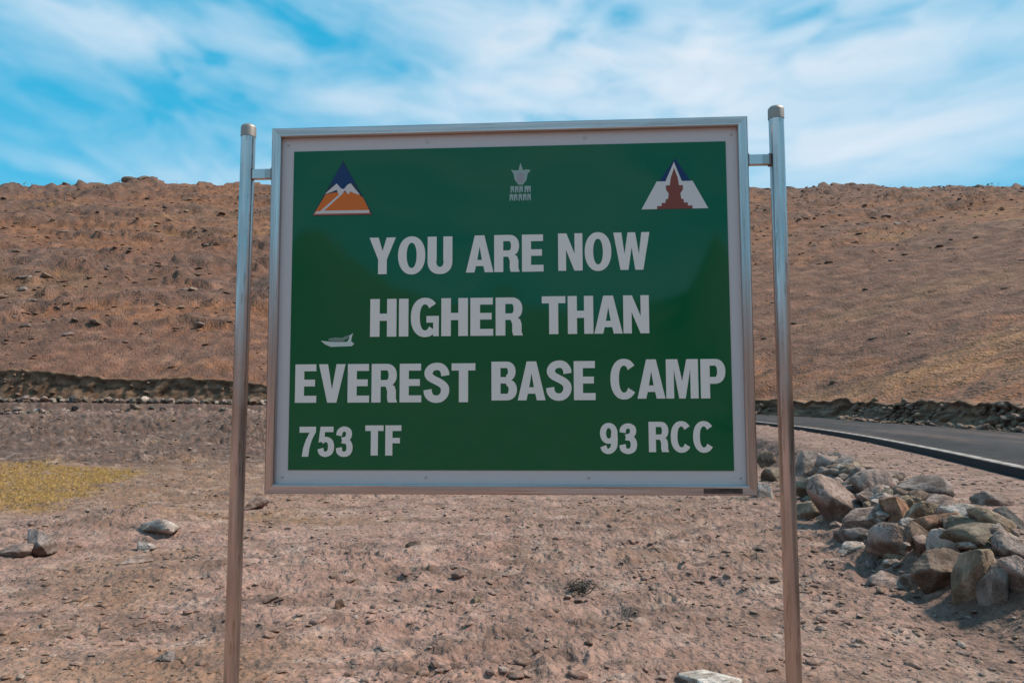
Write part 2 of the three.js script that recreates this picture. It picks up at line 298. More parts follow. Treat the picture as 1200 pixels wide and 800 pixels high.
{
  const road = new THREE.Group(), across = Array.from({ length: 33 }, (_, i) => [ROADW * i / 32, 0.07 * Math.sin(Math.PI * i / 32) + 0.0005 * i]), deck = strip(I0, I1, 1, across, 2);
  { // dust, patches and drifted grit on the asphalt
    const p = deck.attributes.position, col = []; for (let i = 0; i < p.count; i++) { const X = p.getX(i), D = -p.getZ(i), o = (i % 33) / 32, w = Math.floor(i / 33); const q = 1 + 0.45 * fbm(w * 0.10, o * 9, 4, 950) + 0.25 * fbm(X * 1.3, D * 1.3, 3, 955), dust = sst(0.05, 0.4, fbm(w * 0.07, o * 14, 3, 960) + 0.5 * sst(0.10, 0.0, o) + 0.5 * sst(0.9, 1.0, o)) * 0.55; const c = mix3([1, 1, 1.02], [2.6, 1.9, 1.6], dust); col.push(c[0] * q, c[1] * q, c[2] * q); }
    deck.setAttribute('color', new THREE.Float32BufferAttribute(col, 3)); }
  part(road, 'carriageway', deck, matAsphalt);
  part(road, 'pavement_edge', strip(I0, I1, 1, e => { const w = 0.02 * vn(e[3] * 1.7, 0, 3), q = 0.015 * vn(e[3] * 4, 0, 9); return [[-0.05 + w, -0.40], [-0.035 + w + q, -0.16], [-0.02 + w, -0.025], [0.0, 0.0]]; }, 1), matEdge, 'dark drop at the side of the asphalt');
  part(road, 'edge_line', strip(I0, I1, 1, [[0.02, 0.0052], [0.14, 0.0220], [0.20, 0.0285]].map(([o]) => [o, 0.07 * Math.sin(Math.PI * o / ROADW) + 0.006]), 1), matLine, 'worn pale line along the road edge');
  structure(road, 'road', 'grey asphalt road curving behind the sign', 'road');
}
// cut bank on the far side of the road: eroded face under a turf lip
{
  const matBank = new THREE.MeshStandardMaterial({ vertexColors: true, map: rockMap, bumpMap: rockBump, bumpScale: 0.06, roughness: 0.97 });
  const rows = e => {
    const out = [], al = e[3], i = Math.min(EDGE.length - 1, Math.round(al / EDGE[EDGE.length - 1][3] * (EDGE.length - 1))), [nx] = edgeFrame(i);
    const B = bankHeight(e[0] + nx * (ROADW + 1.5), al), n = 15;
    for (let k = 0; k <= n; k++) {
      const t = k / n; const scallop = 0.42 * ridged(al * 0.75 + t * 1.4, t * 0.6, 3, 801) + 0.32 * fbm(al * 2.0, t * 5, 3, 811);
      let o = ROADW + 0.05 + 0.95 * Math.pow(t, 0.9) + scallop * Math.sin(Math.PI * Math.min(1, t * 1.08)) - 0.20 * sst(0.82, 0.97, t);
      out.push([o, -0.14 + (B + 0.20) * t + 0.03 * vn(al * 1.2, t * 3, 4)]);
    }
    out.push([ROADW + 1.25, B + 0.10], [ROADW + 1.9, B - 0.12]);
    return out;
  };
  // finer sampling along the bank
  const fine = []; for (let i = I0; i < I1; i++) for (let q = 0; q < 3; q++) fine.push(EDGE[i].map((v, k) => lerp(v, EDGE[i + 1][k], q / 3)));
  const p = [], uv = [], ix = [], col = []; let m = 0;
  fine.forEach((e, f) => { const [nx, nd] = edgeFrame(I0 + Math.floor(f / 3)), r = rows(e); m = r.length; let acc = 0; r.forEach(([o, dh], b) => { p.push(e[0] + nx * o, e[2] + dh, -(e[1] + nd * o)); acc += 0.12; uv.push(e[3] / 2.3, acc / 2.3 * 2); const t = b / (m - 3), g = 1 + 0.5 * fbm(e[3] * 0.9, dh * 2.2, 4, 830); const st = sst(0.25, 0.45, fbm(e[3] * 1.7, dh * 3, 3, 840)); let c = mix3(C_BANK, [0.32, 0.21, 0.15], st * 0.9); if (b >= m - 2) c = C_HILL; col.push(c[0] * g, c[1] * g, c[2] * g); }); });
  for (let a = 0; a < fine.length - 1; a++) for (let b = 0; b < m - 1; b++) { const k = a * m + b; ix.push(k, k + m, k + 1, k + m, k + m + 1, k + 1); }
  const g = new THREE.BufferGeometry(); g.setAttribute('position', new THREE.Float32BufferAttribute(p, 3)); g.setAttribute('uv', new THREE.Float32BufferAttribute(uv, 2)); g.setAttribute('color', new THREE.Float32BufferAttribute(col, 3)); g.setIndex(ix); g.computeVertexNormals();
  structure(new THREE.Mesh(g, matBank), 'cut_bank', 'dark eroded earth bank along the far side of the road', 'bank');
}

// ------------------------------------------------------------------ the sign
const YAW = -0.0622887, TILT = 0.0104, ROLL = 0.00295;
const steel = new THREE.MeshStandardMaterial({ color: new THREE.Color().setRGB(0.62, 0.54, 0.52), map: steelMap, metalness: 1.0, roughness: 0.27, roughnessMap: steelRough, bumpMap: steelBump, bumpScale: 0.0004 });
const greySheet = new THREE.MeshPhysicalMaterial({ color: new THREE.Color().setRGB(0.60, 0.535, 0.53), roughness: 0.5, clearcoat: 0.25, clearcoatRoughness: 0.25 });
const greenSheet = new THREE.MeshPhysicalMaterial({ color: new THREE.Color().setRGB(0.0003, 0.108, 0.038), roughness: 0.5, specularIntensity: 0.05, clearcoat: 0.7, clearcoatRoughness: 0.05 });
const white = new THREE.MeshPhysicalMaterial({ color: new THREE.Color().setRGB(0.85, 0.75, 0.68), roughness: 0.55, clearcoat: 0.2, clearcoatRoughness: 0.25 });
const dull = (r, g, b) => new THREE.MeshPhysicalMaterial({ color: new THREE.Color().setRGB(r, g, b), roughness: 0.5, specularIntensity: 0.3, clearcoat: 0.4, clearcoatRoughness: 0.12 });
(function sign() {
  const yaw = new THREE.Matrix4().makeRotationY(YAW), centre = new THREE.Vector3(-0.0298, 2.1201, -3.7853);
  const root = new THREE.Group(); root.position.set(centre.x, 0, centre.z); root.rotation.y = YAW;
  const B = new THREE.Matrix4().makeTranslation(0, centre.y, 0).multiply(new THREE.Matrix4().makeRotationX(TILT)).multiply(new THREE.Matrix4().makeRotationZ(ROLL));
  const onBoard = g => { g.applyMatrix4(B); return g; };
  // posts: round steel tube with domed caps
  const tube = (r, y0, y1) => {
    const pts = []; const n = 40; for (let i = 0; i <= n; i++) pts.push(new THREE.Vector2(r, lerp(y0, y1, i / n)));
    const g = new THREE.LatheGeometry(pts, 40); const uv = g.attributes.uv; for (let i = 0; i < uv.count; i++) uv.setXY(i, uv.getX(i), uv.getY(i) * 4); return g;
  };
  for (const [x, top] of [[-1.340, 3.070], [1.346, 3.100]]) {
    const r = 0.0365, g = tube(r, -0.4, top - 0.055); g.translate(x, 0, 0);
    const post = part(root, 'post', g, steel);
    const cp = [[r + 0.0015, -0.06], [r + 0.0025, -0.058], [r + 0.0025, -0.012], [r, -0.004], [r * 0.8, 0.004], [r * 0.4, 0.010], [0.0001, 0.012]].map(([a, b]) => new THREE.Vector2(a, b));
    const cg = new THREE.LatheGeometry(cp, 40); cg.translate(x, top, 0);
    part(post, 'cap', cg, new THREE.MeshStandardMaterial({ color: new THREE.Color().setRGB(0.34, 0.30, 0.27), metalness: 0.7, roughness: 0.55, bumpMap: rockBump, bumpScale: 0.001 }), 'weathered dull cap');
  }
  // brackets between frame and posts: short flat bars with a weld collar
  for (const [sd, y] of [[-1, 0.693], [1, 0.709]]) {
    const x0 = 1.196, x1 = 1.312, g = chamferBox(x1 - x0, 0.052, 0.03, 0.004); g.translate(sd * (x0 + x1) / 2, y, -0.002);
    const br = part(root, 'bracket', onBoard(g), steel);
    for (const xx of [x0 + 0.006, x1 - 0.004]) { const w = chamferBox(0.010, 0.060, 0.037, 0.003); w.translate(sd * xx, y, -0.002); part(br, 'weld', onBoard(w), new THREE.MeshStandardMaterial({ color: new THREE.Color().setRGB(0.20, 0.17, 0.16), metalness: 0.6, roughness: 0.6 })); }
  }
  // frame: square tubes, mitred at the corners
  const W = 1.2, H = 0.9258, w = 0.047, zf = 0.026, zb = -0.028;
  function bar(ax, ay, bx, by, nx, ny) { // outer edge a-b, inner offset n*w, shortened 45 degrees
    const dx = Math.sign(bx - ax), dy = Math.sign(by - ay), c = 0.005;
    const prof = [[0, zb], [0, zf - c], [c, zf], [w - c, zf], [w, zf - c], [w, zb]];
    const p = [], uv = [], ix = []; const L = Math.hypot(bx - ax, by - ay), n = 24; let acc = [0]; for (let k = 1; k < prof.length; k++) acc.push(acc[k - 1] + Math.hypot(prof[k][0] - prof[k - 1][0], prof[k][1] - prof[k - 1][1]));
    for (let i = 0; i <= n; i++) prof.forEach(([o, z], k) => { const t = i / n, len = lerp(o, L - o, t); p.push(ax + dx * len + nx * o, ay + dy * len + ny * o, z); uv.push(acc[k] / 0.14 + (nx + ny) * 0.3, len * 0.45 + nx * 0.37); });
    const m = prof.length; for (let i = 0; i < n; i++) for (let k = 0; k < m; k++) { const k2 = (k + 1) % m, a = i * m + k, b = i * m + k2; ix.push(a, b, a + m, b, b + m, a + m); }
    let g = new THREE.BufferGeometry(); g.setAttribute('position', new THREE.Float32BufferAttribute(p, 3)); g.setAttribute('uv', new THREE.Float32BufferAttribute(uv, 2)); g.setIndex(ix); g = g.toNonIndexed(); g.computeVertexNormals(); return g;
  }
  const frame = new THREE.Group(); frame.name = 'frame'; root.add(frame);
  part(frame, 'frame_bar', onBoard(bar(-W, H, W, H, 0, -1)), steel); part(frame, 'frame_bar', onBoard(bar(W, H, W, -H, -1, 0)), steel);
  part(frame, 'frame_bar', onBoard(bar(W, -H, -W, -H, 0, 1)), steel); part(frame, 'frame_bar', onBoard(bar(-W, -H, -W, H, 1, 0)), steel);
  // welded corner plates, stained
  const stain = new THREE.MeshStandardMaterial({ color: new THREE.Color().setRGB(0.30, 0.25, 0.24), metalness: 0.7, roughness: 0.5, bumpMap: rockBump, bumpScale: 0.002 });
  for (const [sx, sy] of [[-1, 1], [1, 1], [1, -1], [-1, -1]]) { const g = chamferBox(0.047, 0.047, 0.054, 0.006); g.translate(sx * (W - w / 2 + 0.001), sy * (H - w / 2 + 0.001), -0.003); part(frame, 'corner_weld', onBoard(g), stain); }
  // black tape on the lower bar
  { const g = chamferBox(0.19, 0.032, 0.010, 0.003); g.translate(1.036, -0.905, 0.021); part(frame, 'rubber_strip', onBoard(g), new THREE.MeshStandardMaterial({ color: new THREE.Color().setRGB(0.012, 0.012, 0.014), roughness: 0.6 }), 'short black strip on the lower bar'); }
  // panel: backing sheet, grey border, green field
  const zp = -0.004;
  const panel = part(root, 'panel', onBoard(chamferBox((W - w) * 2 + 0.01, (H - w) * 2 + 0.01, 0.012, 0.002).translate(0, 0, zp - 0.006)), greySheet, 'flat sheet with a pale grey border');
  // the sheet is not perfectly flat: shallow buckles between its fixings
  const quad = (x0, y0, x1, y1, z, nx = 70, ny = 55) => { const g = new THREE.PlaneGeometry(x1 - x0, y1 - y0, nx, ny); g.translate((x0 + x1) / 2, (y0 + y1) / 2, z); const p = g.attributes.position; for (let i = 0; i < p.count; i++) p.setZ(i, p.getZ(i) + buckle(p.getX(i), p.getY(i))); g.computeVertexNormals(); return onBoard(g); };
  const buckle = (x, y) => 0.0034 * sst(0, 0.25, 1.09 - Math.abs(x)) * sst(0, 0.25, 0.81 - Math.abs(y)) * fbm(x * 2.1 + 4, y * 2.4 + 9, 2, 900);
  part(panel, 'green_field', quad(-1.091, -0.811, 1.096, 0.8085, zp + 0.0035), greenSheet, 'glossy green lettered field');
  // ---- lettering: condensed bold capitals cut from sheet
  const words = [['YOU', -0.692, 0.166, -0.269, 0.353], ['ARE', -0.201, 0.168, 0.188, 0.355], ['NOW', 0.261, 0.170, 0.713, 0.358], ['HIGHER', -0.684, -0.150, 0.084, 0.040], ['THAN', 0.178, -0.145, 0.704, 0.043],
    ['EVEREST', -1.062, -0.478, -0.153, -0.286], ['BASE', -0.073, -0.470, 0.438, -0.279], ['CAMP', 0.511, -0.464, 1.066, -0.273], ['753', -1.035, -0.745, -0.765, -0.597], ['TF', -0.702, -0.739, -0.521, -0.591], ['93', 0.457, -0.730, 0.636, -0.584], ['RCC', 0.692, -0.722, 1.003, -0.576]];
  for (const [t, x0, y0, x1, y1] of words) {
    const gl = [...t].map(ch => glyph(ch)), gaps = [...t].map((ch, i) => i === t.length - 1 ? 0 : (ch === 'A' || t[i + 1] === 'A') ? 0.022 : 0.062); let tot = gl.reduce((a, g) => a + g.w, 0) + gaps.reduce((a, b) => a + b, 0);
    const kx = (x1 - x0) / tot, ky = y1 - y0; let cx = 0;
    const grp = new THREE.Group(); grp.name = 'word'; grp.userData.label = 'pale grey word reading ' + t; root.add(grp);
    gl.forEach((g, gi) => { const geos = []; geos.push(...g.tris.map((tri, li) => triGeo(tri.map(([x, y]) => [x0 + (cx + x) * kx, y0 + y * ky]), zp + 0.0050 + li * 0.00022))); cx += g.w + gaps[gi]; part(grp, 'letter', mergeGeometries(geos), white, 'pale grey character ' + t[gi]); });
  }
  function split(t, out = []) { // facets small enough to follow the buckles
    for (let i = 0; i < t.length; i += 3) {
      const [a, b, c] = [t[i], t[i + 1], t[i + 2]], l = (p, q) => Math.hypot(p[0] - q[0], p[1] - q[1]), m = (p, q) => [(p[0] + q[0]) / 2, (p[1] + q[1]) / 2], L = [l(a, b), l(b, c), l(c, a)], M = Math.max(...L);
      if (M < 0.035) out.push(a, b, c); else if (L[0] === M) { const q = m(a, b); split([a, q, c, q, b, c], out); } else if (L[1] === M) { const q = m(b, c); split([a, b, q, a, q, c], out); } else { const q = m(c, a); split([a, b, q, q, b, c], out); }
    } return out;
  }
  function triGeo(tris, z) { const flat = split(tris), p = [], n = [], uv = []; for (const [x, y] of flat) { p.push(x, y, z + buckle(x, y)); n.push(0, 0, 1); uv.push(x, y); } const g = new THREE.BufferGeometry(); g.setAttribute('position', new THREE.Float32BufferAttribute(p, 3)); g.setAttribute('normal', new THREE.Float32BufferAttribute(n, 3)); g.setAttribute('uv', new THREE.Float32BufferAttribute(uv, 2)); return onBoard(g); }
  const shape = (pts, mat, li, name, parent = panel, label) => part(parent, name, triGeo(poly(pts), zp + 0.0050 + li * 0.00025), mat, label);
  // ---- emblem with peaks in a triangle
  { const navy = dull(0.006, 0.030, 0.120), orange = dull(0.72, 0.15, 0.008), snow = dull(0.72, 0.60, 0.56), red = dull(0.38, 0.09, 0.05);
    const x = v => -0.833 + v * 0.291, y = v => 0.481 + v * 0.268, M = pts => pts.map(([a, b]) => [x(a), y(b)]);
    const base = shape(M([[-0.54, -0.035], [0.54, -0.035], [0.0, 1.02]]), dull(0.012, 0.035, 0.05), 0, 'mountain_emblem', root, 'triangular emblem of a snowy orange peak under blue');
    shape(M([[-0.21, 0.60], [0.0, 0.985], [0.21, 0.60], [0.10, 0.52], [-0.02, 0.46], [-0.1, 0.52]]), navy, 1, 'sky_patch', base);
    shape(M([[-0.50, 0.02], [0.49, 0.02], [0.36, 0.30], [0.22, 0.40], [-0.05, 0.42], [-0.30, 0.38]]), orange, 1, 'peak', base);
    shape(M([[-0.32, 0.38], [-0.24, 0.46], [-0.11, 0.58], [-0.03, 0.48], [0.02, 0.47], [0.08, 0.55], [0.14, 0.58], [0.22, 0.47], [0.31, 0.35], [0.22, 0.38], [0.13, 0.42], [0.10, 0.36], [0.04, 0.44], [-0.06, 0.34], [-0.11, 0.46], [-0.19, 0.42]]), snow, 2, 'snow_cap', base);
    shape(M([[-0.42, 0.03], [-0.34, 0.05], [0.02, 0.40], [-0.05, 0.38]]), snow, 3, 'ridge_line', base);
    shape(M([[-0.52, -0.01], [0.48, -0.01], [0.47, 0.055], [-0.36, 0.06], [-0.46, 0.045]]), snow, 4, 'base_line', base); shape(M([[-0.53, -0.03], [0.53, -0.03], [0.50, 0.0], [-0.51, 0.0]]), red, 5, 'base_line', base); }
  // ---- stupa emblem
  { const navy = dull(0.006, 0.026, 0.105), pale = dull(0.72, 0.65, 0.62), maroon = dull(0.24, 0.05, 0.028);
    const x = v => 0.840 + v * 0.321, y = v => 0.472 + v * 0.258, M = pts => pts.map(([a, b]) => [x(a), y(b)]);
    const base = shape(M([[-0.26, 0.50], [0.27, 0.50], [0.02, 0.99]]), navy, 0, 'stupa_emblem', root, 'triangular emblem of a maroon stupa on pale wings');
    shape(M([[-0.51, 0.0], [0.51, 0.0], [0.28, 0.54], [-0.27, 0.54]]), pale, 1, 'wing', base); shape(M([[-0.135, 0.54], [0.115, 0.54], [0.0, 0.92]]), pale, 1.2, 'wing', base);
    shape(M([[-0.27, 0.0], [0.27, 0.0], [0.27, 0.06], [0.20, 0.06], [0.20, 0.12], [0.14, 0.12], [0.14, 0.18], [0.10, 0.20], [0.09, 0.30], [0.13, 0.38], [0.13, 0.46], [0.07, 0.46], [0.055, 0.60], [0.0, 0.80], [-0.055, 0.60], [-0.07, 0.46], [-0.13, 0.46], [-0.13, 0.38], [-0.09, 0.30], [-0.10, 0.20], [-0.14, 0.18], [-0.14, 0.12], [-0.20, 0.12], [-0.20, 0.06], [-0.27, 0.06]]), maroon, 2.4, 'stupa', base); }
  // ---- small crest with two unreadable lines below it
  { const cm = dull(0.34, 0.42, 0.38), core = dull(0.36, 0.32, 0.32), x = v => 0.075 + v * 0.1, y = v => 0.528 + v * 0.195, M = pts => pts.map(([a, b]) => [x(a), y(b)]);
    const base = shape(M([[-0.10, 0.80], [0.0, 1.0], [0.13, 0.80], [0.30, 0.82], [0.52, 0.80], [0.36, 0.70], [0.30, 0.54], [0.12, 0.42], [-0.10, 0.42], [-0.30, 0.56], [-0.34, 0.70], [-0.48, 0.82], [-0.28, 0.80]]), cm, 0, 'crest_emblem', root, 'small pale crest over two tiny lines');
    shape(Array.from({ length: 16 }, (_, i) => { const a = i / 16 * Math.PI * 2; return [x(Math.cos(a) * 0.19), y(0.60 + Math.sin(a) * 0.14)]; }), core, 1, 'crest_core', base);
    for (const [row, y0, y1] of [[0, 0.21, 0.385], [1, 0.0, 0.175]]) { const xs = row ? [-0.55, -0.34, -0.10, 0.12, 0.34] : [-0.50, -0.28, -0.06, 0.20, 0.34]; xs.forEach((a, i) => { const b = a + 0.175; shape(M([[a, y0], [a + 0.06, y0], [a + 0.06 + 0.03 * (i % 2), y1 - 0.05], [b - 0.05, y0 + 0.02], [b, y0], [b, y1], [a, y1]]), cm, 1, 'tiny_letter', base); }); } }
  // ---- scraped remnant of a sticker
  { const x = v => -0.934 + v * 0.171, y = v => -0.199 + v * 0.068, M = pts => pts.map(([a, b]) => [x(a), y(b)]), sm = dull(0.62, 0.64, 0.60), sm2 = dull(0.20, 0.26, 0.22);
    const base = shape(M([[0.0, 0.46], [0.14, 0.42], [0.40, 0.36], [0.78, 0.36], [0.84, 0.60], [0.84, 0.82], [0.96, 1.0], [0.92, 0.70], [0.90, 0.40], [1.0, 0.22], [0.92, 0.04], [0.30, 0.0], [0.12, 0.20]]), sm, 0, 'sticker_remnant', root, 'torn white remnant of a sticker');
    shape(M([[0.22, 0.47], [0.24, 0.62], [0.44, 0.70], [0.62, 0.66], [0.84, 0.88], [0.80, 0.62], [0.66, 0.40], [0.40, 0.40]]), sm2, -0.6, 'glue_trace', base); }
  // bolts through the border
  for (const bx of [-1.12, -0.4, 0.4, 1.125]) for (const by of [-0.845, 0.843]) { const g = new THREE.SphereGeometry(0.0075, 10, 6, 0, Math.PI * 2, 0, Math.PI / 2); g.rotateX(Math.PI / 2); g.scale(1, 1, 0.45); g.translate(bx, by, zp); part(panel, 'rivet', onBoard(g), steel); }
  put(root, 'road_sign', 'green lettered board in a steel frame between two round posts', 'sign');
})();
function chamferBox(w, h, d, c) {
  const s = new THREE.Shape(); const a = w / 2 - c, b = h / 2 - c; s.moveTo(-a, -b); s.lineTo(a, -b); s.lineTo(a, b); s.lineTo(-a, b); s.closePath();
  const g = new THREE.ExtrudeGeometry(s, { depth: d - 2 * c, bevelEnabled: true, bevelThickness: c, bevelSize: c, bevelSegments: 2, steps: 1 }); g.translate(0, 0, -d / 2 + c); return g;
}
function poly(pts, holes = []) {
  let c = pts.map(p => new THREE.Vector2(...p)); const hs = holes.map(h => h.map(p => new THREE.Vector2(...p)));
  if (THREE.ShapeUtils.isClockWise(c)) c = c.reverse(); hs.forEach(h => { if (!THREE.ShapeUtils.isClockWise(h)) h.reverse(); });
  const all = [...c, ...hs.flat()]; return THREE.ShapeUtils.triangulateShape(c, hs).flatMap(t => t.map(i => [all[i].x, all[i].y]));
}
function glyph(ch) {
  const S = 0.245, T = [];
  const add = t => T.push(t), P = (pts, holes) => add(poly(pts, holes)), R = (x0, y0, x1, y1) => P([[x0, y0], [x1, y0], [x1, y1], [x0, y1]]);
  const se = (a, rx, ry, e) => { const c = Math.cos(a), s = Math.sin(a); return [Math.sign(c) * Math.pow(Math.abs(c), 2 / e) * rx, Math.sign(s) * Math.pow(Math.abs(s), 2 / e) * ry]; };
  const ringArc = (cx, cy, rx, ry, ix, iy, a0, a1, e = 2.3) => { const t = [], n = 36, D = Math.PI / 180; for (let i = 0; i < n; i++) { const a = lerp(a0, a1, i / n) * D, b = lerp(a0, a1, (i + 1) / n) * D; const p = se(a, rx, ry, e), q = se(b, rx, ry, e), r = se(b, ix, iy, e), s = se(a, ix, iy, e); const m = v => [cx + v[0], cy + v[1]]; t.push(m(s), m(p), m(q), m(s), m(q), m(r)); } add(t); };
  const K = (pts, w) => { const cv = new THREE.CatmullRomCurve3(pts.map(p => new THREE.Vector3(p[0], p[1], 0)), false, 'centripetal'), n = 40, t = []; const L = [], Rr = []; for (let i = 0; i <= n; i++) { const p = cv.getPoint(i / n), g = cv.getTangent(i / n); L.push([p.x - g.y * w / 2, p.y + g.x * w * 0.43]); Rr.push([p.x + g.y * w / 2, p.y - g.x * w * 0.43]); } for (let i = 0; i < n; i++) t.push(L[i], Rr[i], L[i + 1], Rr[i], Rr[i + 1], L[i + 1]); add(t); };
  let w;
  switch (ch) {
    case 'A': w = 0.75; P([[0, 0], [0.235, 0], [0.275, 0.17], [0.475, 0.17], [0.515, 0], [0.75, 0], [0.505, 1], [0.245, 1]], [[[0.312, 0.335], [0.438, 0.335], [0.375, 0.70]]]); break;
    case 'Y': w = 0.72; P([[0, 1], [0.25, 1], [0.36, 0.63], [0.47, 1], [0.72, 1], [0.478, 0.40], [0.478, 0], [0.242, 0], [0.242, 0.40]]); break;
    case 'N': w = 0.68; P([[0, 0], [0, 1], [0.235, 1], [0.46, 0.45], [0.46, 1], [0.68, 1], [0.68, 0], [0.45, 0], [0.22, 0.56], [0.22, 0]]); break;
    case 'W': w = 1.0; P([[0, 1], [0.225, 1], [0.30, 0.42], [0.395, 1], [0.605, 1], [0.70, 0.42], [0.775, 1], [1, 1], [0.815, 0], [0.595, 0], [0.5, 0.60], [0.405, 0], [0.185, 0]]); break;
    case 'V': w = 0.72; P([[0, 1], [0.245, 1], [0.36, 0.34], [0.475, 1], [0.72, 1], [0.485, 0], [0.235, 0]]); break;
    case 'M': w = 0.86; P([[0, 0], [0, 1], [0.31, 1], [0.43, 0.44], [0.55, 1], [0.86, 1], [0.86, 0], [0.65, 0], [0.65, 0.74], [0.515, 0], [0.345, 0], [0.21, 0.74], [0.21, 0]]); break;
    case 'H': w = 0.68; P([[0, 0], [0, 1], [S, 1], [S, 0.61], [0.68 - S, 0.61], [0.68 - S, 1], [0.68, 1], [0.68, 0], [0.68 - S, 0], [0.68 - S, 0.42], [S, 0.42], [S, 0]]); break;
    case 'I': w = S; R(0, 0, S, 1); break;
    case 'E': w = 0.58; P([[0, 0], [0, 1], [0.57, 1], [0.57, 0.82], [S, 0.82], [S, 0.60], [0.54, 0.60], [0.54, 0.425], [S, 0.425], [S, 0.18], [0.58, 0.18], [0.58, 0]]); break;
    case 'F': w = 0.55; P([[0, 0], [0, 1], [0.55, 1], [0.55, 0.815], [S, 0.815], [S, 0.585], [0.50, 0.585], [0.50, 0.405], [S, 0.405], [S, 0]]); break;
    case 'T': w = 0.63; P([[0.315 - S / 2, 0], [0.315 - S / 2, 0.815], [0, 0.815], [0, 1], [0.63, 1], [0.63, 0.815], [0.315 + S / 2, 0.815], [0.315 + S / 2, 0]]); break;
    case '7': w = 0.56; P([[0, 1], [0.56, 1], [0.56, 0.83], [0.42, 0.55], [0.345, 0.28], [0.31, 0], [0.09, 0], [0.13, 0.28], [0.22, 0.56], [0.345, 0.80], [0, 0.80]]); break;
    case 'U': w = 0.67; R(0, 0.34, S, 1); R(0.67 - S, 0.34, 0.67, 1); ringArc(0.335, 0.34, 0.335, 0.36, 0.1, 0.165, 180, 360, 2.25); break;
    case 'O': w = 0.74; ringArc(0.37, 0.5, 0.37, 0.52, 0.135, 0.345, 0, 360, 2.15); break;
    case 'C': w = 0.70; ringArc(0.365, 0.5, 0.365, 0.52, 0.135, 0.345, 40, 322, 2.2); break;
    case 'G': w = 0.72; ringArc(0.365, 0.5, 0.365, 0.52, 0.135, 0.345, 42, 318, 2.2); R(0.40, 0.36, 0.72, 0.535); R(0.575, 0, 0.72, 0.37); break;
    case 'P': w = 0.66; R(0, 0, S, 1); R(S, 0.83, 0.38, 1); R(S, 0.37, 0.38, 0.545); ringArc(0.38, 0.685, 0.28, 0.315, 0.06, 0.143, -90, 90, 2.2); break;
    case 'R': w = 0.69; R(0, 0, S, 1); R(S, 0.83, 0.40, 1); R(S, 0.41, 0.40, 0.58); ringArc(0.40, 0.705, 0.275, 0.295, 0.055, 0.125, -90, 90, 2.2); P([[0.36, 0.50], [0.50, 0.49], [0.62, 0.42], [0.655, 0.30], [0.655, 0.10], [0.69, 0], [0.445, 0], [0.42, 0.10], [0.42, 0.30], [0.38, 0.41], [0.30, 0.41]]); break;
    case 'B': w = 0.69; R(0, 0, S, 1); R(S, 0.835, 0.40, 1); R(S, 0.435, 0.42, 0.60); R(S, 0, 0.40, 0.17); ringArc(0.40, 0.745, 0.255, 0.255, 0.05, 0.09, -90, 90, 2.2); ringArc(0.40, 0.275, 0.29, 0.275, 0.065, 0.108, -90, 90, 2.2); break;
    case 'S': w = 0.68; K([[0.575, 0.685], [0.555, 0.80], [0.46, 0.905], [0.34, 0.925], [0.20, 0.88], [0.125, 0.755], [0.17, 0.645], [0.31, 0.565], [0.46, 0.485], [0.56, 0.385], [0.555, 0.225], [0.46, 0.11], [0.34, 0.08], [0.21, 0.11], [0.125, 0.205], [0.105, 0.325]], 0.222); break;
    case '3': w = 0.56; K([[0.10, 0.70], [0.13, 0.84], [0.26, 0.92], [0.40, 0.87], [0.435, 0.74], [0.38, 0.61], [0.20, 0.55]], 0.20); K([[0.20, 0.535], [0.39, 0.49], [0.455, 0.33], [0.41, 0.14], [0.27, 0.08], [0.13, 0.14], [0.095, 0.30]], 0.205); break;
    case '5': w = 0.56; P([[0.09, 1], [0.53, 1], [0.53, 0.82], [0.245, 0.82], [0.225, 0.52], [0.03, 0.47]]); K([[0.12, 0.50], [0.19, 0.555], [0.29, 0.575], [0.41, 0.51], [0.455, 0.34], [0.41, 0.15], [0.27, 0.08], [0.14, 0.13], [0.095, 0.27]], 0.205); break;
    case '9': w = 0.56; ringArc(0.28, 0.675, 0.28, 0.345, 0.085, 0.175, 0, 360, 2.1); K([[0.45, 0.68], [0.46, 0.45], [0.42, 0.19], [0.28, 0.08], [0.16, 0.12], [0.10, 0.25]], 0.205); break;
    default: w = 0.5;
  }
  return { w, tris: T };
}

